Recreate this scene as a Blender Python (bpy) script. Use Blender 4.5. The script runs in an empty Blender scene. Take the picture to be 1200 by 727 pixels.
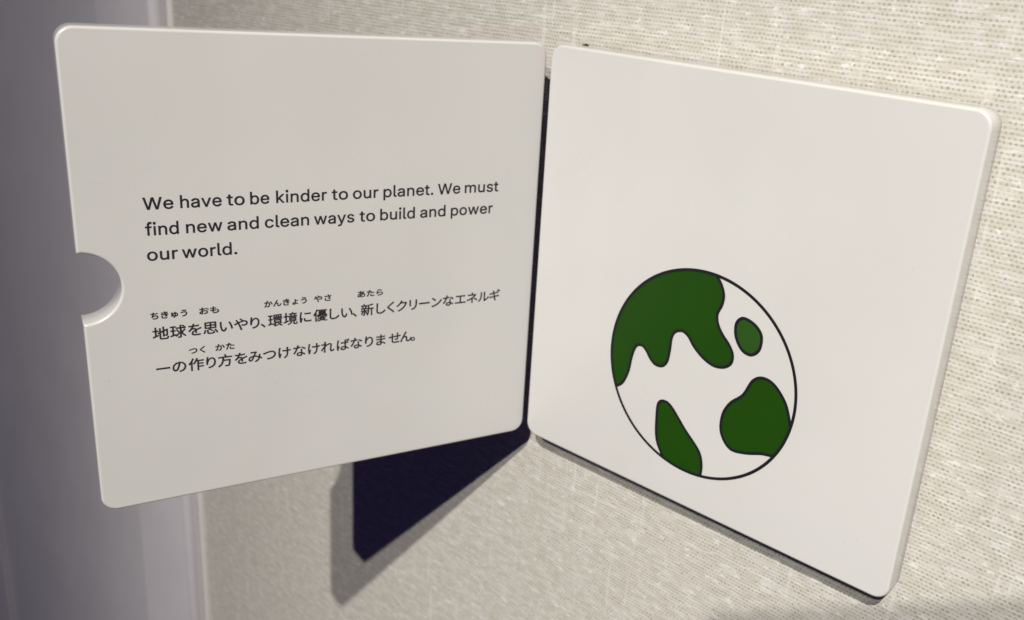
import bpy, bmesh, math, random
from mathutils import Vector, Matrix
random.seed(7)
sc = bpy.context.scene
S = 0.2                      # side of one square board in metres; all layout below is in board units

# ------------------------------------------------------------------ camera
cam_d = bpy.data.cameras.new('camera')
cam = bpy.data.objects.new('camera', cam_d)
sc.collection.objects.link(cam)
CR = Matrix(((0.7733819, -0.26858425, 0.57423247),
             (0.62868187, 0.20851549, -0.74918649),
             (0.08148333, 0.94041682, 0.33011616)))
CP = Vector((1.46500709, -1.69153975, 1.17786280)) * S
cam.matrix_world = Matrix.Translation(CP) @ CR.to_4x4()
cam_d.sensor_width = 36.0
cam_d.lens = 1102.86218 / 1200 * 36.0
cam_d.shift_x = -89.346 / 1200
cam_d.shift_y = -17.714 / 1200
cam_d.clip_start = 0.001
cam_d.clip_end = 50
cam_d.dof.use_dof = True
cam_d.dof.focus_distance = 1.80 * S
cam_d.dof.aperture_fstop = 15.0
sc.camera = cam

# ------------------------------------------------------------------ world and lamps
w = bpy.data.worlds.new('World')
sc.world = w
w.use_nodes = True
bg = w.node_tree.nodes['Background']
bg.inputs['Color'].default_value = (0.36, 0.30, 1.0, 1)
bg.inputs['Strength'].default_value = 0.04

def spot(name, pos, target, power, radius, size, blend, colour):
    l = bpy.data.lights.new(name, 'SPOT')
    l.energy = power; l.shadow_soft_size = radius
    l.spot_size = math.radians(size); l.spot_blend = blend; l.color = colour
    o = bpy.data.objects.new(name, l)
    sc.collection.objects.link(o)
    o.location = Vector(pos) * S
    o.rotation_euler = ((Vector(target) - Vector(pos)) * S).to_track_quat('-Z', 'Y').to_euler()
    return o
D = 13.0
spot('ceiling_spot', (0.366 * D, -D, 0.788 * D), (2.8, 0, 0.0), 235, 0.022, 60, 1.0, (1.0, 0.965, 0.905))
spot('ceiling_spot', (0.485 * D, -D, 1.026 * D), (2.8, 0, 0.0), 690, 0.030, 33, 1.0, (1.0, 0.965, 0.905))

sc.view_settings.view_transform = 'Standard'
sc.view_settings.look = 'None'
sc.view_settings.exposure = 0.07
sc.view_settings.gamma = 1.0
sc.view_settings.use_curve_mapping = False

# ------------------------------------------------------------------ materials
def srgb(r, g, b):
    f = lambda c: c / 12.92 if c <= 0.04045 else ((c + 0.055) / 1.055) ** 2.4
    return (f(r / 255), f(g / 255), f(b / 255), 1)

class NT:
    def __init__(s, name):
        s.m = bpy.data.materials.new(name); s.m.use_nodes = True
        s.t = s.m.node_tree; s.b = s.t.nodes['Principled BSDF']
    def n(s, typ, **kw):
        x = s.t.nodes.new(typ)
        for k, v in kw.items(): setattr(x, k, v)
        return x
    def put(s, sock, v):
        if isinstance(v, bpy.types.NodeSocket): s.t.links.new(v, sock)
        else: sock.default_value = v
    def math(s, op, a, b=0.0, c=0.0, clamp=False):
        x = s.n('ShaderNodeMath', operation=op, use_clamp=clamp)
        s.put(x.inputs[0], a); s.put(x.inputs[1], b); s.put(x.inputs[2], c)
        return x.outputs[0]
    def vec(s, a, b, c=0.0):
        x = s.n('ShaderNodeCombineXYZ')
        for i, v in enumerate((a, b, c)): s.put(x.inputs[i], v)
        return x.outputs[0]
    def noise(s, v, scale=1.0, detail=2.0, rough=0.5):
        x = s.n('ShaderNodeTexNoise')
        s.put(x.inputs['Vector'], v); x.inputs['Scale'].default_value = scale
        x.inputs['Detail'].default_value = detail; x.inputs['Roughness'].default_value = rough
        return x.outputs['Fac']
    def white(s, v):
        x = s.n('ShaderNodeTexWhiteNoise'); s.put(x.inputs['Vector'], v); return x.outputs['Value']
    def ramp(s, v, a, b, lo=0.0, hi=1.0):
        x = s.n('ShaderNodeMapRange', interpolation_type='SMOOTHSTEP')
        s.put(x.inputs[0], v)
        for i, q in enumerate((a, b, lo, hi)): x.inputs[i + 1].default_value = q
        return x.outputs[0]
    def mix(s, f, a, b):
        x = s.n('ShaderNodeMix', data_type='RGBA')
        s.put(x.inputs[0], f); s.put(x.inputs[6], a); s.put(x.inputs[7], b)
        return x.outputs[2]
    def bump(s, h, strength, dist):
        x = s.n('ShaderNodeBump'); x.inputs['Strength'].default_value = strength
        x.inputs['Distance'].default_value = dist
        s.put(x.inputs['Height'], h); s.t.links.new(x.outputs[0], s.b.inputs['Normal'])

def mat_board():
    k = NT('white_satin_laminate')
    tc = k.n('ShaderNodeTexCoord').outputs['Object']
    big = k.noise(tc, 9, 3); fine = k.noise(tc, 1500, 2)
    speck = k.ramp(k.noise(tc, 210, 1, 0.4), 0.80, 0.86)
    c = k.mix(k.ramp(big, 0.3, 0.7), (0.60, 0.59, 0.565, 1), (0.63, 0.62, 0.595, 1))
    c = k.mix(k.math('MULTIPLY', speck, 0.35), c, (0.45, 0.42, 0.36, 1))
    sm = k.ramp(k.noise(tc, 26, 5, 0.6), 0.48, 0.85)
    mp = k.n('ShaderNodeMapping'); k.put(mp.inputs[0], tc); mp.inputs['Rotation'].default_value = (0, 0.5, 0)
    mp.inputs['Scale'].default_value = (30, 30, 500)
    scuff = k.ramp(k.noise(mp.outputs[0], 1, 2, 0.4), 0.76, 0.80)
    c = k.mix(k.math('MULTIPLY', sm, 0.10), c, (0.50, 0.46, 0.42, 1))
    c = k.mix(k.math('MULTIPLY', scuff, 0.25), c, (0.50, 0.48, 0.45, 1))
    k.put(k.b.inputs['Base Color'], c)
    k.put(k.b.inputs['Roughness'], k.math('ADD', k.ramp(k.noise(tc, 30, 4), 0.3, 0.7, 0.27, 0.34), k.math('MULTIPLY', sm, 0.08)))
    k.b.inputs['Specular IOR Level'].default_value = 0.42
    k.b.inputs['Coat Weight'].default_value = 0.6
    k.b.inputs['Coat Roughness'].default_value = 0.14
    k.bump(fine, 0.12, 0.0001)
    return k.m

def mat_plain(name, col, rough=0.5, spec=0.5, metal=0.0, var=0.06, scale=60):
    k = NT(name)
    tc = k.n('ShaderNodeTexCoord').outputs['Object']
    n = k.ramp(k.noise(tc, scale, 3), 0.3, 0.7)
    c = k.mix(n, tuple(x * (1 - var) for x in col[:3]) + (1,), tuple(min(1, x * (1 + var)) for x in col[:3]) + (1,))
    k.put(k.b.inputs['Base Color'], c)
    k.b.inputs['Roughness'].default_value = rough
    k.b.inputs['Specular IOR Level'].default_value = spec
    k.b.inputs['Metallic'].default_value = metal
    k.bump(k.noise(tc, 2500, 2), 0.1, 0.0001)
    return k.m

def mat_wallpaper():
    """woven vinyl: rows of olive dots, slubby pale weft threads, a few pale warp threads"""
    k = NT('woven_wallpaper')
    tc = k.n('ShaderNodeTexCoord').outputs['Object']
    sp = k.n('ShaderNodeSeparateXYZ'); k.put(sp.inputs[0], tc)
    x, z = sp.outputs[0], sp.outputs[2]
    px, pz = 0.00205, 0.00178
    wob = k.noise(k.vec(k.math('MULTIPLY', x, 22), k.math('MULTIPLY', z, 60)), 1, 2)
    wob2 = k.noise(k.vec(k.math('MULTIPLY', x, 190), k.math('MULTIPLY', z, 190), 3.0), 1, 2)
    w1 = k.math('MULTIPLY', k.math('SUBTRACT', wob, 0.5), 0.5)
    w2 = k.math('MULTIPLY', k.math('SUBTRACT', wob2, 0.5), 0.6)
    u = k.math('ADD', k.math('DIVIDE', x, px), k.math('ADD', k.math('MULTIPLY', w1, 0.8), w2))
    v = k.math('ADD', k.math('DIVIDE', z, pz), k.math('ADD', w1, k.math('MULTIPLY', w2, 0.75)))
    iv = k.math('FLOOR', v)
    rowr = k.white(k.vec(iv, 5.1, 0))
    u = k.math('ADD', u, k.math('ADD', k.math('MULTIPLY', k.math('MODULO', iv, 2.0), 0.5), k.math('MULTIPLY', rowr, 0.25)))
    iu = k.math('FLOOR', u)
    fu = k.math('SUBTRACT', k.math('SUBTRACT', u, iu), 0.5)
    fv = k.math('SUBTRACT', k.math('SUBTRACT', v, iv), 0.5)
    cell = k.white(k.vec(iu, iv, 1.0))
    cell2 = k.white(k.vec(iu, iv, 8.0))
    # elliptical holes, wider where two run together
    ax = k.math('ADD', 0.17, k.math('MULTIPLY', cell2, 0.16))
    du = k.math('DIVIDE', fu, ax)
    dv = k.math('DIVIDE', fv, k.math('ADD', 0.20, k.math('MULTIPLY', cell, 0.10)))
    r = k.math('SQRT', k.math('ADD', k.math('MULTIPLY', du, du), k.math('MULTIPLY', dv, dv)))
    dot = k.ramp(r, 0.5, 1.5, 1.0, 0.0)
    # where rows show and where the slub covers them
    run = k.noise(k.vec(k.math('MULTIPLY', x, 55), k.math('MULTIPLY', iv, 7.31), 2.0), 1, 2)
    patch = k.noise(k.vec(k.math('MULTIPLY', x, 130), k.math('MULTIPLY', z, 210), 7.0), 1, 2)
    vis = k.ramp(k.math('ADD', k.math('MULTIPLY', run, 0.62), k.math('MULTIPLY', patch, 0.45)), 0.33, 0.55)
    rowst = k.math('ADD', 0.6, k.math('MULTIPLY', k.white(k.vec(iv, 2.2, 0)), 0.5))
    amp = k.math('MULTIPLY', k.math('MULTIPLY', vis, rowst), k.math('ADD', 0.45, k.math('MULTIPLY', cell, 0.75)))
    dots = k.math('MULTIPLY', dot, amp, clamp=True)
    # darker ground line that joins the dots of a row
    line = k.ramp(k.math('ABSOLUTE', fv), 0.05, 0.38, 1.0, 0.0)
    gline = k.math('MULTIPLY', line, k.math('MULTIPLY', vis, 0.35))
    # pale slub threads along the row and a few up the wall
    th = k.noise(k.vec(k.math('MULTIPLY', x, 75), k.math('MULTIPLY', v, 0.9), 4.0), 1, 3, 0.6)
    th2 = k.noise(k.vec(k.math('MULTIPLY', x, 150), k.math('MULTIPLY', z, 330), 14.0), 1, 2, 0.5)
    slub = k.math('MAXIMUM', k.math('MULTIPLY', k.ramp(th, 0.55, 0.70), 0.8), k.ramp(th2, 0.60, 0.72))
    wp = k.noise(k.vec(k.math('MULTIPLY', x, 260), k.math('MULTIPLY', z, 16), 6.0), 1, 3, 0.65)
    warp = k.ramp(wp, 0.57, 0.72)
    tone = k.noise(k.vec(k.math('MULTIPLY', x, 110), k.math('MULTIPLY', z, 260), 9.0), 1, 3)
    base = k.mix(k.ramp(tone, 0.35, 0.65), (0.52, 0.49, 0.425, 1), (0.60, 0.575, 0.53, 1))
    c = k.mix(gline, base, (0.36, 0.34, 0.275, 1))
    c = k.mix(k.math('MULTIPLY', slub, 0.7), c, (0.74, 0.725, 0.69, 1))
    c = k.mix(k.math('MULTIPLY', warp, 0.38), c, (0.74, 0.725, 0.69, 1))
    dd = k.math('MULTIPLY', dots, k.math('SUBTRACT', 1.0, k.math('MULTIPLY', k.math('MAXIMUM', slub, warp), 0.75)))
    c = k.mix(dd, c, (0.315, 0.295, 0.21, 1))
    # fine fibre grain
    gr = k.noise(k.vec(k.math('MULTIPLY', x, 900), k.math('MULTIPLY', z, 2600), 1.0), 1, 3, 0.7)
    c = k.mix(k.ramp(gr, 0.35, 0.75, 0.0, 0.22), c, (0.64, 0.62, 0.59, 1))
    k.put(k.b.inputs['Base Color'], c)
    k.b.inputs['Roughness'].default_value = 0.62
    k.b.inputs['Specular IOR Level'].default_value = 0.3
    h = k.math('SUBTRACT', k.math('ADD', k.math('MULTIPLY', slub, 0.5), k.math('ADD', k.math('MULTIPLY', warp, 0.4), k.math('MULTIPLY', gr, 0.3))),
               k.math('ADD', k.math('MULTIPLY', dd, 0.9), k.math('MULTIPLY', gline, 0.4)))
    k.bump(h, 0.3, 0.0002)
    return k.m

M_board = mat_board()
M_wall = mat_wallpaper()
M_back = mat_plain('navy_back_laminate', (0.012, 0.010, 0.035, 1), 0.5)
M_ink = mat_plain('black_printed_ink', (0.010, 0.010, 0.012, 1), 0.45, 0.4, scale=200)
M_text = mat_plain('text_printed_ink', (0.022, 0.021, 0.024, 1), 0.5, 0.35, scale=200)
M_green = mat_plain('green_printed_ink', srgb(27, 66, 4), 0.42, 0.35, var=0.03)
M_green2 = mat_plain('pale_green_printed_ink', srgb(40, 76, 22), 0.42, 0.35, var=0.03)
M_hinge = mat_plain('black_hinge_metal', (0.006, 0.006, 0.007, 1), 0.35, 0.5, 0.3)
M_casing = mat_plain('lilac_grey_paint', (0.70, 0.67, 0.675, 1), 0.42, 0.5, var=0.03, scale=14)
M_frame = mat_plain('pale_lilac_paint', (0.68, 0.65, 0.665, 1), 0.6, 0.5, var=0.03, scale=14)
M_trim = mat_plain('pale_trim_paint', (0.78, 0.755, 0.71, 1), 0.4, 0.5, var=0.03)
M_phone = mat_plain('dark_phone_shell', (0.02, 0.02, 0.022, 1), 0.3)
M_glass = mat_plain('black_lens_glass', (0.005, 0.005, 0.008, 1), 0.08)

# ------------------------------------------------------------------ helpers
def link(name, me, parent=None, mats=(), smooth=False):
    o = bpy.data.objects.new(name, me)
    sc.collection.objects.link(o)
    for m in mats: me.materials.append(m)
    if smooth:
        for p in me.polygons: p.use_smooth = True
    if parent is not None: o.parent = parent
    return o
def empty(name, loc, label, cat):
    o = bpy.data.objects.new(name, None); sc.collection.objects.link(o)
    o.empty_display_size = 0.02; o.location = loc
    o['label'] = label; o['category'] = cat
    return o

def outline(e, r=0.032, notch=None, n=8):
    """board outline inset by e, counter-clockwise from the lower right corner; x = 0 is the left edge"""
    pts = []
    def arc(cx, cy, rr, a0, a1, k):
        for i in range(k + 1):
            a = math.radians(a0 + (a1 - a0) * i / k)
            pts.append((cx + rr * math.cos(a), cy + rr * math.sin(a)))
    rr = r - e
    arc(1 - r, r, rr, -90, 0, n); arc(1 - r, 1 - r, rr, 0, 90, n); arc(r, 1 - r, rr, 90, 180, n)
    if notch:
        cz, R = notch
        a = math.degrees(math.acos(e / (R + e)))
        for q in (0.006, 0.0015): pts.append((e, cz + (R + e) * math.sin(math.radians(a)) + q))
        arc(0, cz, R + e, a, -a, 40)
        for q in (0.0015, 0.006): pts.append((e, cz - (R + e) * math.sin(math.radians(a)) - q))
    arc(r, r, rr, 180, 270, n)
    return pts

def board_mesh(name, t, notch=None, bev=0.0055):
    """x along the board, y into it (front face at 0), z up; slot 0 = white, 1 = back"""
    bm = bmesh.new()
    rings = []
    prof = [(bev, 0.0), (bev * 0.62, bev * 0.08), (bev * 0.29, bev * 0.29), (bev * 0.08, bev * 0.62), (0, bev),
            (0, t - bev), (bev * 0.29, t - bev * 0.29), (bev, t)]
    for e, y in prof:
        rings.append([bm.verts.new((p[0] * S, y * S, p[1] * S)) for p in outline(e, notch=notch)])
    f = bm.faces.new(rings[0])
    for a, b in zip(rings, rings[1:]):
        for i in range(len(a)):
            j = (i + 1) % len(a)
            q = bm.faces.new((a[i], b[i], b[j], a[j])); q.smooth = True
    g = bm.faces.new(rings[-1]); g.material_index = 1
    bmesh.ops.recalc_face_normals(bm, faces=bm.faces)
    me = bpy.data.meshes.new(name); bm.to_mesh(me); bm.free()
    return me

def box_bm(bm, x0, x1, y0, y1, z0, z1, bev=0.0):
    r = bmesh.ops.create_cube(bm, size=1)
    for v in r['verts']:
        v.co = Vector(((x0 + x1) / 2 + v.co.x * (x1 - x0), (y0 + y1) / 2 + v.co.y * (y1 - y0), (z0 + z1) / 2 + v.co.z * (z1 - z0)))
    if bev:
        es = list({e for v in r['verts'] for e in v.link_edges})
        bmesh.ops.bevel(bm, geom=es, offset=bev, segments=3, affect='EDGES')

def spline(pts, closed=True, k=8):
    out = []; n = len(pts)
    rng = range(n) if closed else range(n - 1)
    for i in rng:
        if closed: p0, p1, p2, p3 = (pts[(i + j - 1) % n] for j in range(4))
        else: p0, p1, p2, p3 = pts[max(i - 1, 0)], pts[i], pts[i + 1], pts[min(i + 2, n - 1)]
        for j in range(k):
            t = j / k
            out.append(tuple(0.5 * (2 * p1[c] + (p2[c] - p0[c]) * t + (2 * p0[c] - 5 * p1[c] + 4 * p2[c] - p3[c]) * t * t
                                    + (3 * p1[c] - p0[c] - 3 * p2[c] + p3[c]) * t ** 3) for c in (0, 1)))
    if not closed: out.append(pts[-1])
    return out

def ribbon_bm(bm, pts, wd, y, closed):
    n = len(pts); L = []; Rr = []
    for i in range(n):
        a = pts[(i - 1) % n] if closed or i else pts[0]
        b = pts[(i + 1) % n] if closed or i < n - 1 else pts[-1]
        dx, dz = b[0] - a[0], b[1] - a[1]; l = math.hypot(dx, dz) or 1
        nx, nz = -dz / l * wd / 2, dx / l * wd / 2
        L.append(bm.verts.new(((pts[i][0] + nx) * S, y, (pts[i][1] + nz) * S)))
        Rr.append(bm.verts.new(((pts[i][0] - nx) * S, y, (pts[i][1] - nz) * S)))
    for i in range(n if closed else n - 1):
        j = (i + 1) % n
        bm.faces.new((L[i], L[j], Rr[j], Rr[i]))

def curve_fill(polys, parent, name, mat, y, offset=0.0):
    """polys: closed rings in board units -> one flat filled mesh facing the viewer"""
    c = bpy.data.curves.new(name, 'CURVE'); c.dimensions = '2D'; c.fill_mode = 'BOTH'; c.offset = offset
    for ring in polys:
        s = c.splines.new('POLY'); s.points.add(len(ring) - 1)
        for p, q in zip(s.points, ring): p.co = (q[0], q[1], 0, 1)
        s.use_cyclic_u = True
    to = bpy.data.objects.new('tmp', c); sc.collection.objects.link(to)
    bpy.context.view_layer.update()
    me = bpy.data.meshes.new_from_object(to.evaluated_get(bpy.context.evaluated_depsgraph_get()))
    bpy.data.objects.remove(to); bpy.data.curves.remove(c)
    for v in me.vertices: v.co = Vector((v.co.x * S, y, v.co.y * S))
    me.materials.clear()
    o = link(name, me, parent, [mat])
    return o

def thicken(me, wd, dy=-0.000004):
    """lay a thin stroke over every outline edge of a flat print, so that it gets the weight of the printed letters"""
    bm = bmesh.new(); bm.from_mesh(me)
    segs = [(e.verts[0].co.copy(), e.verts[1].co.copy()) for e in bm.edges if len(e.link_faces) == 1]
    for a, b in segs:
        d = b - a
        if d.length < 1e-7: continue
        d.normalize(); n = Vector((-d.z, 0, d.x)) * wd; e = d * wd * 0.6
        y = Vector((0, dy, 0))
        bm.faces.new([bm.verts.new(q + y) for q in (a - e + n, b + e + n, b + e - n, a - e - n)])
    bm.to_mesh(me); bm.free()

# latin letter outlines: advance, rings (flattened, 1/1000)
GLYPHS = {
 'W': (686, [[155,0,16,509,82,509,163,196,175,145,187,94,197,40,189,40,200,94,211,145,224,196,306,509,380,509,462,196,474,145,486,94,497,40,488,40,499,94,510,145,523,196,603,509,670,509,530,0,455,0,368,323,351,391,336,475,350,475,335,395,318,323,230,0]]),
 'e': (404, [[212,-8,185,-7,161,-2,138,6,117,16,98,30,82,46,68,64,56,85,46,108,40,132,35,159,34,187,35,215,39,242,46,267,55,290,67,311,81,329,97,346,115,359,135,370,157,378,180,383,205,384,221,384,236,382,251,379,266,374,280,368,294,361,307,351,319,341,331,329,341,315,350,299,357,282,363,263,368,242,370,219,371,194,371,169,75,169,75,221,338,221,310,202,309,220,307,237,303,254,298,269,291,282,283,294,273,305,263,314,250,321,237,326,222,329,205,330,189,329,173,326,159,321,146,313,135,304,125,294,116,282,109,270,103,256,99,241,97,226,96,211,96,178,97,157,100,139,104,122,110,106,118,92,128,80,139,70,151,61,165,55,179,50,195,47,212,46,224,47,234,48,244,50,254,53,263,56,271,61,278,66,285,73,292,80,297,88,302,96,306,105,365,91,360,77,353,63,345,51,335,39,324,29,311,19,298,11,283,4,266,-1,249,-5,231,-7]]),
 'h': (410, [[114,227,114,0,53,0,53,509,114,509,114,287,102,287,112,312,124,332,137,349,152,362,169,372,187,379,207,383,227,384,246,383,264,380,280,376,295,369,309,360,321,349,332,336,341,321,348,304,353,285,356,264,357,240,357,0,296,0,296,235,295,256,290,275,283,291,273,304,260,315,246,323,229,328,210,329,197,328,184,326,172,322,161,317,150,311,141,303,133,293,126,283,121,271,117,257,114,243]]),
 'a': (389, [[160,-9,142,-8,126,-5,110,-1,94,5,80,12,68,22,57,32,48,45,40,58,35,73,31,90,30,108,31,123,34,138,38,150,43,161,50,171,58,179,67,187,78,193,89,199,100,203,112,207,125,211,178,220,234,227,265,235,276,255,276,257,275,268,273,279,271,288,267,297,262,304,256,311,248,317,240,322,230,326,220,329,208,330,196,331,183,330,171,329,159,326,149,322,118,301,100,274,41,291,48,308,57,322,67,335,79,346,91,355,104,364,118,370,133,375,148,379,163,382,179,384,194,384,239,379,251,376,263,372,275,367,286,360,296,353,306,343,315,333,322,320,329,306,333,290,336,272,337,251,337,0,277,0,277,52,272,52,252,25,244,18,236,12,226,6,215,1,203,-3,190,-6,176,-8],[170,45,187,46,202,49,216,53,228,59,239,66,248,74,257,83,263,93,269,104,272,115,275,126,276,138,276,190,259,182,231,176,200,171,175,168,134,159,125,155,117,150,110,145,103,139,98,132,95,124,93,115,92,105,92,95,94,87,98,79,102,72,107,66,114,61,121,56,130,52,139,49,149,47,159,46]]),
 'v': (389, [[163,0,17,379,84,379,165,155,187,87,206,21,184,21,203,87,224,155,305,379,371,379,226,0]]),
 't': (227, [[204,379,204,327,6,327,6,379],[65,471,126,471,126,98,127,86,128,76,132,68,136,61,142,56,150,53,159,51,170,50,185,51,202,54,213,2,192,-3,168,-4,145,-3,125,2,107,10,92,21,80,35,72,52,67,71,65,93]]),
 'o': (415, [[207,-8,182,-7,159,-2,137,6,117,16,98,30,82,46,68,64,56,85,46,108,40,133,36,159,34,187,36,216,40,243,46,268,56,291,68,312,82,330,98,346,117,360,137,371,159,378,182,383,207,384,233,383,256,378,278,371,299,360,317,346,333,330,347,312,359,291,369,268,376,243,380,216,381,187,380,159,376,133,369,108,359,85,347,64,333,46,317,30,299,16,278,6,256,-2,233,-7],[207,46,226,48,242,51,257,57,270,66,282,76,292,89,300,102,307,117,312,134,316,151,318,169,319,187,318,206,316,224,312,242,307,258,300,274,292,287,282,300,270,310,257,319,242,325,226,329,207,330,189,329,173,325,158,319,145,310,134,300,124,287,115,274,108,258,103,242,99,224,97,206,96,187,97,169,99,151,103,134,108,117,115,102,124,89,134,76,145,66,158,57,173,51,189,48]]),
 'b': (424, [[229,-8,213,-7,198,-5,184,-1,172,4,162,10,153,17,145,24,138,31,118,59,112,59,112,0,53,0,53,509,114,509,114,319,118,319,137,346,144,353,152,360,161,367,171,373,183,378,197,381,212,384,229,384,252,383,274,378,294,371,313,361,330,347,345,332,359,313,370,293,379,270,385,245,389,218,390,189,389,160,385,133,379,108,370,84,359,64,346,45,330,29,313,16,294,5,274,-2,252,-7],[220,47,237,48,253,51,267,57,279,66,291,76,301,88,309,101,316,117,321,133,325,151,327,170,328,189,327,209,325,227,321,245,316,261,309,276,301,290,291,301,280,311,267,319,253,325,237,329,220,330,203,329,188,325,174,320,161,312,150,302,140,291,132,278,125,263,120,247,116,229,113,210,113,189,113,169,116,150,120,132,125,115,132,100,140,86,150,75,162,65,174,57,188,51,204,48]]),
 'k': (381, [[110,137,110,212,121,212,284,379,360,379,184,199,177,199],[53,0,53,509,114,509,114,0],[294,0,148,186,191,229,372,0]]),
 'i': (167, [[53,0,53,379,114,379,114,0],[84,443,75,444,67,446,60,449,54,455,48,461,44,468,42,475,41,483,42,491,44,499,48,506,54,512,60,517,67,521,75,523,84,524,92,523,100,521,107,517,114,512,119,506,123,499,126,491,126,483,126,475,123,468,119,461,114,455,107,449,100,446,92,444]]),
 'n': (410, [[114,227,114,0,53,0,53,379,112,379,112,287,102,287,112,312,124,332,137,349,152,362,169,372,187,379,207,383,227,384,246,383,264,380,280,376,295,369,309,360,321,349,332,336,341,321,348,304,353,285,356,264,357,240,357,0,296,0,296,235,295,256,290,275,283,291,273,304,260,315,246,323,229,328,210,329,197,328,184,326,172,322,161,317,150,311,141,303,133,293,126,283,121,271,117,257,114,243]]),
 'd': (424, [[195,-8,172,-7,151,-2,130,5,111,16,94,29,79,45,66,64,55,84,46,108,39,133,35,160,34,189,35,218,39,245,46,270,55,293,66,313,79,332,95,347,112,361,131,371,151,378,173,383,196,384,213,384,228,381,241,378,253,373,263,367,272,360,280,353,287,346,306,319,311,319,311,509,372,509,372,0,313,0,313,59,307,59,287,31,280,24,272,17,263,10,252,4,241,-1,227,-5,212,-7],[205,47,221,48,236,51,250,57,263,65,274,75,284,86,293,100,299,115,305,132,309,150,311,169,312,189,311,210,309,229,305,247,300,263,293,278,284,291,275,302,263,312,251,320,237,325,221,329,205,330,187,329,172,325,157,319,145,311,133,301,124,290,115,276,108,261,103,245,99,227,97,209,96,189,97,170,99,151,103,133,109,117,115,101,124,88,134,76,145,66,158,57,172,51,188,48]]),
 'r': (259, [[53,0,53,379,112,379,112,321,115,321,122,335,130,347,140,358,152,367,166,375,181,380,196,384,213,385,229,384,243,384,243,322,230,324,207,326,194,325,182,323,170,319,159,315,149,309,140,301,132,293,126,284,121,273,117,262,114,250,114,237,114,0]]),
 'u': (410, [[182,-5,164,-4,146,-1,130,4,115,11,101,20,89,31,78,44,69,59,62,76,57,95,54,116,53,139,53,379,114,379,114,144,115,123,119,105,127,89,137,75,150,64,164,56,181,52,200,50,213,51,226,53,238,57,249,62,259,69,268,77,276,86,283,97,289,109,293,122,295,137,296,153,296,379,357,379,357,0,298,0,298,92,307,92,297,67,286,47,272,30,257,17,240,7,222,0,203,-4]]),
 'p': (424, [[53,-143,53,379,112,379,112,319,118,319,137,346,144,353,152,360,161,367,171,373,183,378,197,381,212,384,229,384,252,383,274,378,294,371,313,361,330,347,345,332,359,313,370,293,379,270,385,245,389,218,390,189,389,160,385,133,379,108,370,84,359,64,346,45,330,29,313,16,294,5,274,-2,252,-7,229,-8,213,-7,198,-5,184,-1,173,4,162,10,153,17,145,24,138,31,118,59,114,59,114,-143],[220,47,237,48,253,51,267,57,279,66,291,76,301,88,309,101,316,117,321,133,325,151,327,170,328,189,327,209,325,227,321,245,316,261,309,276,301,290,291,301,280,311,267,319,253,325,237,329,220,330,203,329,188,325,174,320,161,312,150,302,140,291,132,278,125,263,120,247,116,229,113,210,113,189,113,169,116,150,120,132,125,115,132,100,140,86,150,75,162,65,174,57,188,51,204,48]]),
 'l': (189, [[139,-2,119,-1,101,3,86,10,74,20,65,33,58,47,54,65,53,84,53,509,114,509,114,99,114,87,115,77,117,68,120,62,124,58,130,54,137,53,146,52,160,53,170,54,181,3,162,-1]]),
 '.': (188, [[95,-4,86,-4,78,-1,70,3,63,9,57,16,53,24,50,32,50,41,50,50,53,59,57,66,63,73,70,79,78,83,86,86,95,87,104,86,113,83,121,79,128,73,134,66,138,59,140,50,141,41,140,32,138,24,134,16,128,9,121,3,113,-1,104,-4]]),
 'm': (610, [[53,0,53,379,112,379,112,295,108,295,112,310,118,323,125,335,132,346,141,355,151,363,161,370,172,376,183,380,195,384,207,386,219,386,239,385,257,380,273,372,287,361,299,347,309,331,316,314,321,295,312,295,317,308,322,321,329,332,337,343,347,353,357,361,368,369,381,375,394,380,407,383,422,385,437,386,453,385,468,383,483,378,497,372,510,364,522,354,532,342,541,328,548,313,553,296,556,276,557,255,557,0,496,0,496,254,494,273,490,289,483,302,473,313,460,321,447,326,433,329,419,330,406,330,395,328,384,324,374,320,365,314,358,307,351,299,345,290,341,280,338,270,336,259,335,247,335,0,274,0,274,260,273,275,269,288,262,301,253,311,242,320,229,326,215,329,199,330,188,330,178,328,168,325,158,320,148,314,140,307,132,299,126,289,121,278,117,266,114,253,114,238,114,0]]),
 's': (365, [[182,-8,163,-7,145,-5,128,-2,112,3,98,10,84,18,72,27,62,38,53,50,45,63,40,78,36,94,94,107,99,92,105,79,114,69,124,60,136,54,150,49,165,46,181,45,200,46,217,50,232,55,244,62,255,71,262,81,267,91,268,103,267,112,265,121,260,129,254,136,246,142,237,147,225,151,212,155,149,170,125,177,104,186,87,196,72,208,61,222,53,237,48,255,47,274,48,290,51,305,57,319,65,332,75,343,87,354,100,363,115,370,131,377,149,381,167,384,187,384,206,384,223,381,239,378,254,372,267,366,279,358,290,349,299,339,307,328,314,316,319,303,324,290,268,277,264,288,258,298,251,307,243,316,232,323,219,328,205,331,187,333,171,332,156,329,143,324,131,317,121,308,114,299,110,289,109,277,110,267,112,258,117,250,124,243,133,237,144,232,157,227,172,223,229,209,254,202,275,194,292,183,306,171,317,158,325,142,330,125,331,107,330,90,326,75,321,61,312,47,302,35,290,24,276,15,260,6,242,0,223,-5,203,-7]]),
 'f': (254, [[228,379,228,327,6,327,6,379],[81,0,81,432,82,447,84,461,89,474,96,486,104,496,113,505,124,513,135,519,148,524,161,527,174,529,187,530,222,527,243,521,227,468,215,472,195,474,182,473,171,470,162,466,154,460,149,452,145,443,142,431,142,419,142,0]]),
 'w': (567, [[138,0,23,379,87,379,133,214,154,137,175,41,165,41,186,135,206,214,252,379,316,379,362,214,382,136,402,41,391,41,413,135,434,214,480,379,545,379,429,0,368,0,319,172,305,225,291,280,277,338,291,338,277,280,263,225,248,172,199,0]]),
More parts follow.
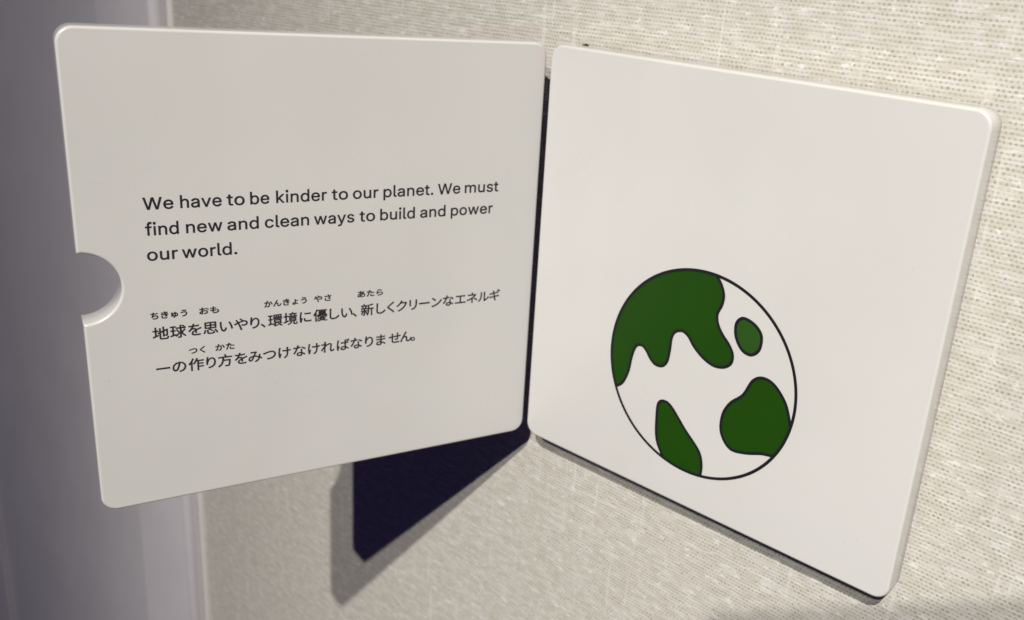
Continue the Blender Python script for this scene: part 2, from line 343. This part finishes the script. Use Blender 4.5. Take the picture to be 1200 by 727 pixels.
 'c': (396, [[207,-8,182,-7,159,-2,137,6,117,16,98,30,82,46,68,64,56,85,46,108,40,133,36,159,34,187,36,216,40,243,46,268,56,291,68,312,82,330,98,346,117,360,137,371,159,378,182,383,207,384,221,384,234,383,247,380,260,377,272,373,284,368,295,362,305,356,315,349,324,341,332,332,340,322,347,312,353,301,358,289,362,277,303,262,290,289,270,311,242,325,207,330,189,329,173,325,158,319,145,310,134,300,124,287,115,274,108,258,103,242,99,224,97,206,96,187,97,169,99,151,103,134,108,117,115,102,124,89,134,76,145,66,158,57,173,51,189,48,207,46,243,52,271,66,292,89,304,117,363,102,359,90,354,78,348,67,341,56,334,46,325,37,316,29,306,21,296,15,285,9,273,4,261,-1,248,-4,235,-6,221,-8]]),
 'y': (389, [[47,-139,61,-86,71,-87,104,-89,111,-87,118,-84,124,-80,130,-74,136,-67,141,-58,146,-48,151,-36,163,-1,17,379,84,379,165,155,187,87,206,21,184,21,202,87,224,155,305,379,371,379,204,-58,198,-72,191,-85,184,-97,177,-107,168,-116,159,-124,150,-130,139,-136,128,-140,117,-143,104,-145,91,-145,65,-143]])}
GLYPHS['k'] = (381, [[51,0,51,509,112,509,112,200,272,382,348,382,193,212,358,0,284,0,152,168,112,125,112,0]])

def latin_line(words, base, size, sx):
    """words: (text, left ink edge, right ink edge)"""
    up = lambda ch, y: 395 + (y - 395) * 1.35 if ch in 'bdfhkli' and y > 395 else y
    rings = []
    for text, x0, x1 in words:
        adv = [GLYPHS[ch][0] / 1000 for ch in text]
        def ink(ch): 
            xs = [q for r in GLYPHS[ch][1] for q in r[0::2]]; return min(xs) / 1000, max(xs) / 1000
        l = ink(text[0])[0]; rgt = sum(adv[:-1]) + ink(text[-1])[1]
        need = (x1 - x0) / ((rgt - l + 0.010 * (len(text) - 1)) * size)
        k = min(max(need, sx * 0.96), sx * 1.14)       # widen the letters first, then the gaps
        nat = (rgt - l) * size * k
        tr = ((x1 - x0) - nat) / max(1, len(text) - 1)
        x = x0 - l * size * k
        for ch, a in zip(text, adv):
            for r in GLYPHS[ch][1]:
                rings.append([(x + r[i] / 1000 * size * k, base + up(ch, r[i + 1]) / 1000 * size) for i in range(0, len(r), 2)])
            x += a * size * k + tr
    return rings

def kana_mesh(items, em_x, em_y, base, weight, fit=None):
    """items: (glyph, left ink edge); every glyph is set by its own left edge. fit: total (x0, x1) for a run"""
    verts, faces = [], []
    for ch, x0 in items:
        c = bpy.data.curves.new('g', 'FONT'); c.body = ch; c.size = 1; c.offset = weight; c.resolution_u = 3
        o = bpy.data.objects.new('g', c); sc.collection.objects.link(o)
        bpy.context.view_layer.update()
        me = bpy.data.meshes.new_from_object(o.evaluated_get(bpy.context.evaluated_depsgraph_get()))
        bpy.data.objects.remove(o); bpy.data.curves.remove(c)
        if len(me.vertices) == 0: continue
        mn = min(v.co.x for v in me.vertices); mx = max(v.co.x for v in me.vertices)
        ex = em_x
        if fit: ex = (fit[1] - fit[0]) / (mx - mn); x0 = fit[0]
        k = len(verts)
        verts += [((x0 + (v.co.x - mn) * ex) * S, 0, (base + v.co.y * em_y) * S) for v in me.vertices]
        faces += [[k + i for i in p.vertices] for p in me.polygons]
        bpy.data.meshes.remove(me)
    return verts, faces

def put_kana(runs, parent, name, y):
    V, F = [], []
    for v, f in runs:
        k = len(V); V += [(a, y, b) for a, _, b in v]; F += [[k + i for i in q] for q in f]
    me = bpy.data.meshes.new(name); me.from_pydata(V, [], F); me.update()
    thicken(me, 0.00055 * S)
    return link(name, me, parent, [M_text])

# ------------------------------------------------------------------ setting: wall and casing
WY = 0.085 * S              # the wall stands this far behind the front of the fixed board
XE = -1.842 * S             # where the wallpaper meets the trim
bm = bmesh.new()
box_bm(bm, XE, 4.5 * S, WY, WY + 0.05, -9 * S, 9 * S)
me = bpy.data.meshes.new('wall'); bm.to_mesh(me); bm.free()
wall = link('wall', me, None, [M_wall]); wall['kind'] = 'structure'

def extrude_profile(name, prof, parent, mat, smooth_from=None):
    """prof: open polyline of (x, y) in metres, swept up the wall"""
    bm = bmesh.new()
    z0, z1 = -9 * S, 9 * S
    a = [bm.verts.new((x, y, z0)) for x, y in prof]; b = [bm.verts.new((x, y, z1)) for x, y in prof]
    for i in range(len(prof)):
        j = (i + 1) % len(prof)
        f = bm.faces.new((a[i], a[j], b[j], b[i]))
        if smooth_from and smooth_from[0] <= i < smooth_from[1]: f.smooth = True
    bm.faces.new(a); bm.faces.new(b)
    bmesh.ops.recalc_face_normals(bm, faces=bm.faces)
    me = bpy.data.meshes.new(name); bm.to_mesh(me); bm.free()
    return link(name, me, parent, [mat])

cas = empty('door_casing', (XE, WY, -9 * S), 'lilac grey painted casing with a paler proud frame left of the woven wallpaper', 'casing')
def pr(u, d): return (u * S - XE, d * S)
# part origins sit at the casing's foot
def cas_part(name, prof, mat, sm=None):
    o = extrude_profile(name, [(x, y) for x, y in prof], cas, mat, sm)
    for v in o.data.vertices: v.co.z += 9 * S
    return o
# bead: small rounded strip proud of the wallpaper
bead = [(0.0, 0.02)]
for i in range(9):
    a = math.pi * i / 8
    bead.append((-0.0029 + 0.0029 * math.cos(a), -0.0006 - 0.0024 * math.sin(a)))
bead.append((-0.0058, 0.02))
cas_part('bead_trim', bead, M_trim, (1, 9))
# pale frame standing proud of the wall, its edge next to the bead well rounded
xa, xb = -0.0058, (-2.298 * S - XE)
dp = -0.0130
hol = [(xa, 0.03), (xa, -0.0005)]
for i in range(13):
    a = math.pi / 2 * i / 12
    hol.append((xa - 0.006 * (1 - math.cos(a)), -0.007 - 0.006 * math.sin(a)))
hol += [(xb + 0.001, dp), (xb, dp + 0.001), (xb, 0.03)]
cas_part('proud_frame', hol, M_frame, (2, 14))
# darker flat board to the left, then another rounded frame at the far left
xf = -4.33 * S - XE
cas_part('flat_board', [(xb - 0.0003, 0.03), (xb - 0.0003, 0.0035), (xf + 0.0003, 0.0035), (xf + 0.0003, 0.03)], M_casing)
cas_part('outer_frame', [(xf, 0.03), (xf, -0.001), (xf - 0.001, -0.002), (xf - 0.5, -0.002), (xf - 0.5, 0.03)], M_frame)

# ------------------------------------------------------------------ the hinged pair of boards
T = 0.065
disp = empty('hinged_display', (0, 0, 0),
             'two white square boards hinged like an open book on woven wallpaper, with text and globe', 'display board')
fixed = link('fixed_board', board_mesh('fixed_board', T), disp, [M_board, M_back])
fixed['label'] = 'white board fixed flat to the wall with a printed green and white globe'
ANG = 1.22074469
flap = link('swinging_board', board_mesh('swinging_board', T, notch=(0.501, 0.0735)), disp, [M_board, M_back])
flap['label'] = 'white board swung out from the wall, with a thumb notch and printed text'
du = Vector((math.cos(ANG), math.sin(ANG), 0))            # local x: from outer edge towards the hinge
l0 = Vector((-0.0114, -0.0001, 0)) * S
flap.matrix_local = Matrix.Translation(l0 - du * S) @ Matrix.Rotation(ANG, 4, 'Z')

# stand-off blocks, hinge knuckles, a screw head
def boxpart(name, dims, mat, label=None, bev=0.0006):
    bm = bmesh.new(); box_bm(bm, *[d * S for d in dims], bev=bev)
    me = bpy.data.meshes.new(name); bm.to_mesh(me); bm.free()
    o = link(name, me, disp, [mat])
    if label: o['label'] = label
    return o
boxpart('mounting_block', (0.30, 0.70, T + 0.0005, 0.0845, 0.55, 0.75), M_back)
boxpart('mounting_block', (0.30, 0.70, T + 0.0005, 0.0845, 0.20, 0.40), M_back)
for zc, hl in ((0.835, 0.045), (0.475, 0.034), (0.165, 0.034)):
    bm = bmesh.new()
    bmesh.ops.create_cone(bm, segments=20, radius1=0.0075 * S, radius2=0.0075 * S, depth=2 * hl * S, cap_ends=True)
    for v in bm.verts: v.co += Vector((-0.0075 * S, 0.030 * S, zc * S))
    me = bpy.data.meshes.new('hinge_knuckle'); bm.to_mesh(me); bm.free()
    o = link('hinge_knuckle', me, disp, [M_hinge], smooth=False)
bm = bmesh.new()
bmesh.ops.create_cone(bm, segments=16, radius1=0.011 * S, radius2=0.008 * S, depth=0.012 * S, cap_ends=True)
bmesh.ops.rotate(bm, verts=bm.verts, matrix=Matrix.Rotation(math.radians(90), 3, 'X'))
for v in bm.verts: v.co += Vector((0.034 * S, 0.0785 * S, 0.992 * S))
me = bpy.data.meshes.new('mounting_screw'); bm.to_mesh(me); bm.free()
link('mounting_screw', me, disp, [M_hinge])

# ---- globe print on the fixed board
GX, GZ, GR = 0.4946, 0.3339, 0.2413
LW = 0.0070
Y1, Y2 = -0.00008, -0.00016
def g2(p): return (GX + p[0] * GR, GZ + p[1] * GR)
def arc_between(a, b, ccw, n=40):
    a0, a1 = math.atan2(a[1], a[0]), math.atan2(b[1], b[0])
    if ccw and a1 < a0: a1 += 2 * math.pi
    if not ccw and a1 > a0: a1 -= 2 * math.pi
    return [(math.cos(a0 + (a1 - a0) * i / n), math.sin(a0 + (a1 - a0) * i / n)) for i in range(1, n)]
def onc(p):
    l = math.hypot(*p); return (p[0] / l, p[1] / l)
big = [(-0.905, -0.425), (-0.83, -0.36), (-0.775, -0.22), (-0.752, -0.05), (-0.715, 0.065), (-0.65, 0.095), (-0.59, 0.06),
       (-0.535, -0.005), (-0.47, -0.045), (-0.395, -0.035), (-0.345, 0.03), (-0.33, 0.15), (-0.325, 0.28), (-0.29, 0.35),
       (-0.22, 0.378), (-0.15, 0.35), (-0.07, 0.265), (0.04, 0.19), (0.155, 0.155), (0.26, 0.175), (0.325, 0.235), (0.33, 0.32),
       (0.28, 0.40), (0.20, 0.475), (0.14, 0.56), (0.122, 0.65), (0.155, 0.745), (0.16, 0.84), (0.12, 0.93), (0.06, 0.998)]
small = [(0.365, 0.678), (0.43, 0.685), (0.52, 0.65), (0.583, 0.575), (0.58, 0.45), (0.51, 0.378), (0.415, 0.395), (0.338, 0.495), (0.322, 0.61)]
right = [(0.988, -0.155), (0.91, 0.04), (0.78, 0.175), (0.66, 0.205), (0.565, 0.145), (0.49, -0.02), (0.375, -0.145), (0.315, -0.29),
         (0.327, -0.46), (0.435, -0.58), (0.59, -0.565), (0.755, -0.505), (0.875, -0.484)]
left = [(-0.262, -0.965), (-0.36, -0.80), (-0.39, -0.56), (-0.385, -0.425), (-0.325, -0.38), (-0.235, -0.41), (-0.06, -0.58),
        (0.115, -0.735), (0.168, -0.86), (0.171, -0.985)]
def patch(pts, closes, mat, ccw=False):
    if closes:
        pts = [onc(pts[0])] + pts[1:-1] + [onc(pts[-1])]
        s = spline(pts, False)
        ring = s + arc_between(pts[-1], pts[0], ccw)
    else:
        s = spline(pts, True); ring = s
    o = curve_fill([[g2(p) for p in ring]], fixed, 'printed_land', mat, Y1)
    bm = bmesh.new(); ribbon_bm(bm, [g2(p) for p in s], LW, Y2 - (0.00001 if closes else 0), not closes)
    me = bpy.data.meshes.new('printed_coastline'); bm.to_mesh(me); bm.free()
    link('printed_coastline', me, fixed, [M_ink])
patch(big, True, M_green, ccw=True)
patch(small, False, M_green2)
patch(right, True, M_green, ccw=True)
patch(left, True, M_green, ccw=False)
bm = bmesh.new()
ribbon_bm(bm, [g2((math.cos(2 * math.pi * i / 200), math.sin(2 * math.pi * i / 200))) for i in range(200)], LW, Y2 - 0.00003, True)
me = bpy.data.meshes.new('printed_globe_outline'); bm.to_mesh(me); bm.free()
link('printed_globe_outline', me, fixed, [M_ink])

# ---- text print on the swinging board
SZ, SX = 0.0472, 1.04
def text_line(words, base):
    o = curve_fill(latin_line(words, base, SZ, SX), flap, 'text_line', M_text, Y1)
    thicken(o.data, 0.00055 * S)
text_line([('We', .1231, .1777), ('have', .1912, .2687), ('to', .2794, .3136), ('be', .3256, .3630), ('kinder', .3779, .4835),
           ('to', .4950, .5295), ('our', .5414, .5980), ('planet.', .6103, .7271), ('We', .7390, .7936), ('must', .8059, .8913)], 0.6550)
text_line([('find', .1240, .1845), ('new', .1992, .2680), ('and', .2784, .3400), ('clean', .3533, .4445), ('ways', .4562, .5435),
           ('to', .5561, .5905), ('build', .6032, .6838), ('and', .6975, .7585), ('power', .7728, .8790)], 0.6025)
text_line([('our', .1239, .1800), ('world.', .1887, .2946)], 0.5503)
l1 = list(zip('地球を思いやり', (.1229, .1561, .1911, .2203, .2537, .2826, .3158))) + [('、', .3375)] + \
     list(zip('環境に優し', (.3531, .3861, .4211, .4510, .4877))) + list(zip('い、', (.5139, .5400))) + \
     list(zip('新しくクリーンなエネルギ', (.5594, .5960, .6220, .6442, .6760, .7000, .7310, .7602, .7917, .8224, .8523, .8826)))
l2 = list(zip('ーの作り方をみつけなければなりません。', (.1250, .1559, .1875, .2228, .2462, .2807, .3090, .3403, .3730, .4054, .4382,
     .4673, .5034, .5353, .5693, .5959, .6266, .6546, .6810)))
put_kana([kana_mesh(l1, .0322, .0305, .3805, 0)], flap, 'text_line', Y1)
put_kana([kana_mesh(l2, .0322, .0305, .3015, 0)], flap, 'text_line', Y1)
def ruby(runs, base):
    put_kana([kana_mesh([(t, 0)], 1, .0172, base, 0, fit=(a, b)) for t, a, b in runs], flap, 'small_reading_line', Y1)
ruby([('ちきゅう', .1218, .1905), ('おも', .2147, .2529), ('かんきょう', .3462, .4368), ('やさ', .4530, .4912), ('あたら', .5518, .6104)], .4252)
ruby([('つく', .1900, .2214), ('かた', .2424, .2805)], .3385)

# ------------------------------------------------------------------ the phone that takes the picture: it shades the wall at the lower right
ph = empty('phone', CP, 'dark phone held just outside the picture, its soft shadow on the lower right wallpaper', 'phone')
ph.matrix_world = Matrix.Translation(CP) @ CR.to_4x4()
bm = bmesh.new(); box_bm(bm, -0.34 * S, 0.46 * S, -0.25 * S, 0.135 * S, 0.006, 0.0145, bev=0.0035)
me = bpy.data.meshes.new('phone_body'); bm.to_mesh(me); bm.free()
link('phone_body', me, ph, [M_phone])
for cx, cy in ((0.075, -0.10), (-0.06, -0.13)):
    bm = bmesh.new()
    bmesh.ops.create_cone(bm, segments=28, radius1=0.0062, radius2=0.0056, depth=0.002, cap_ends=True)
    for v in bm.verts: v.co += Vector((cx * S, cy * S, 0.0050))
    me = bpy.data.meshes.new('lens'); bm.to_mesh(me); bm.free()
    link('lens', me, ph, [M_glass])
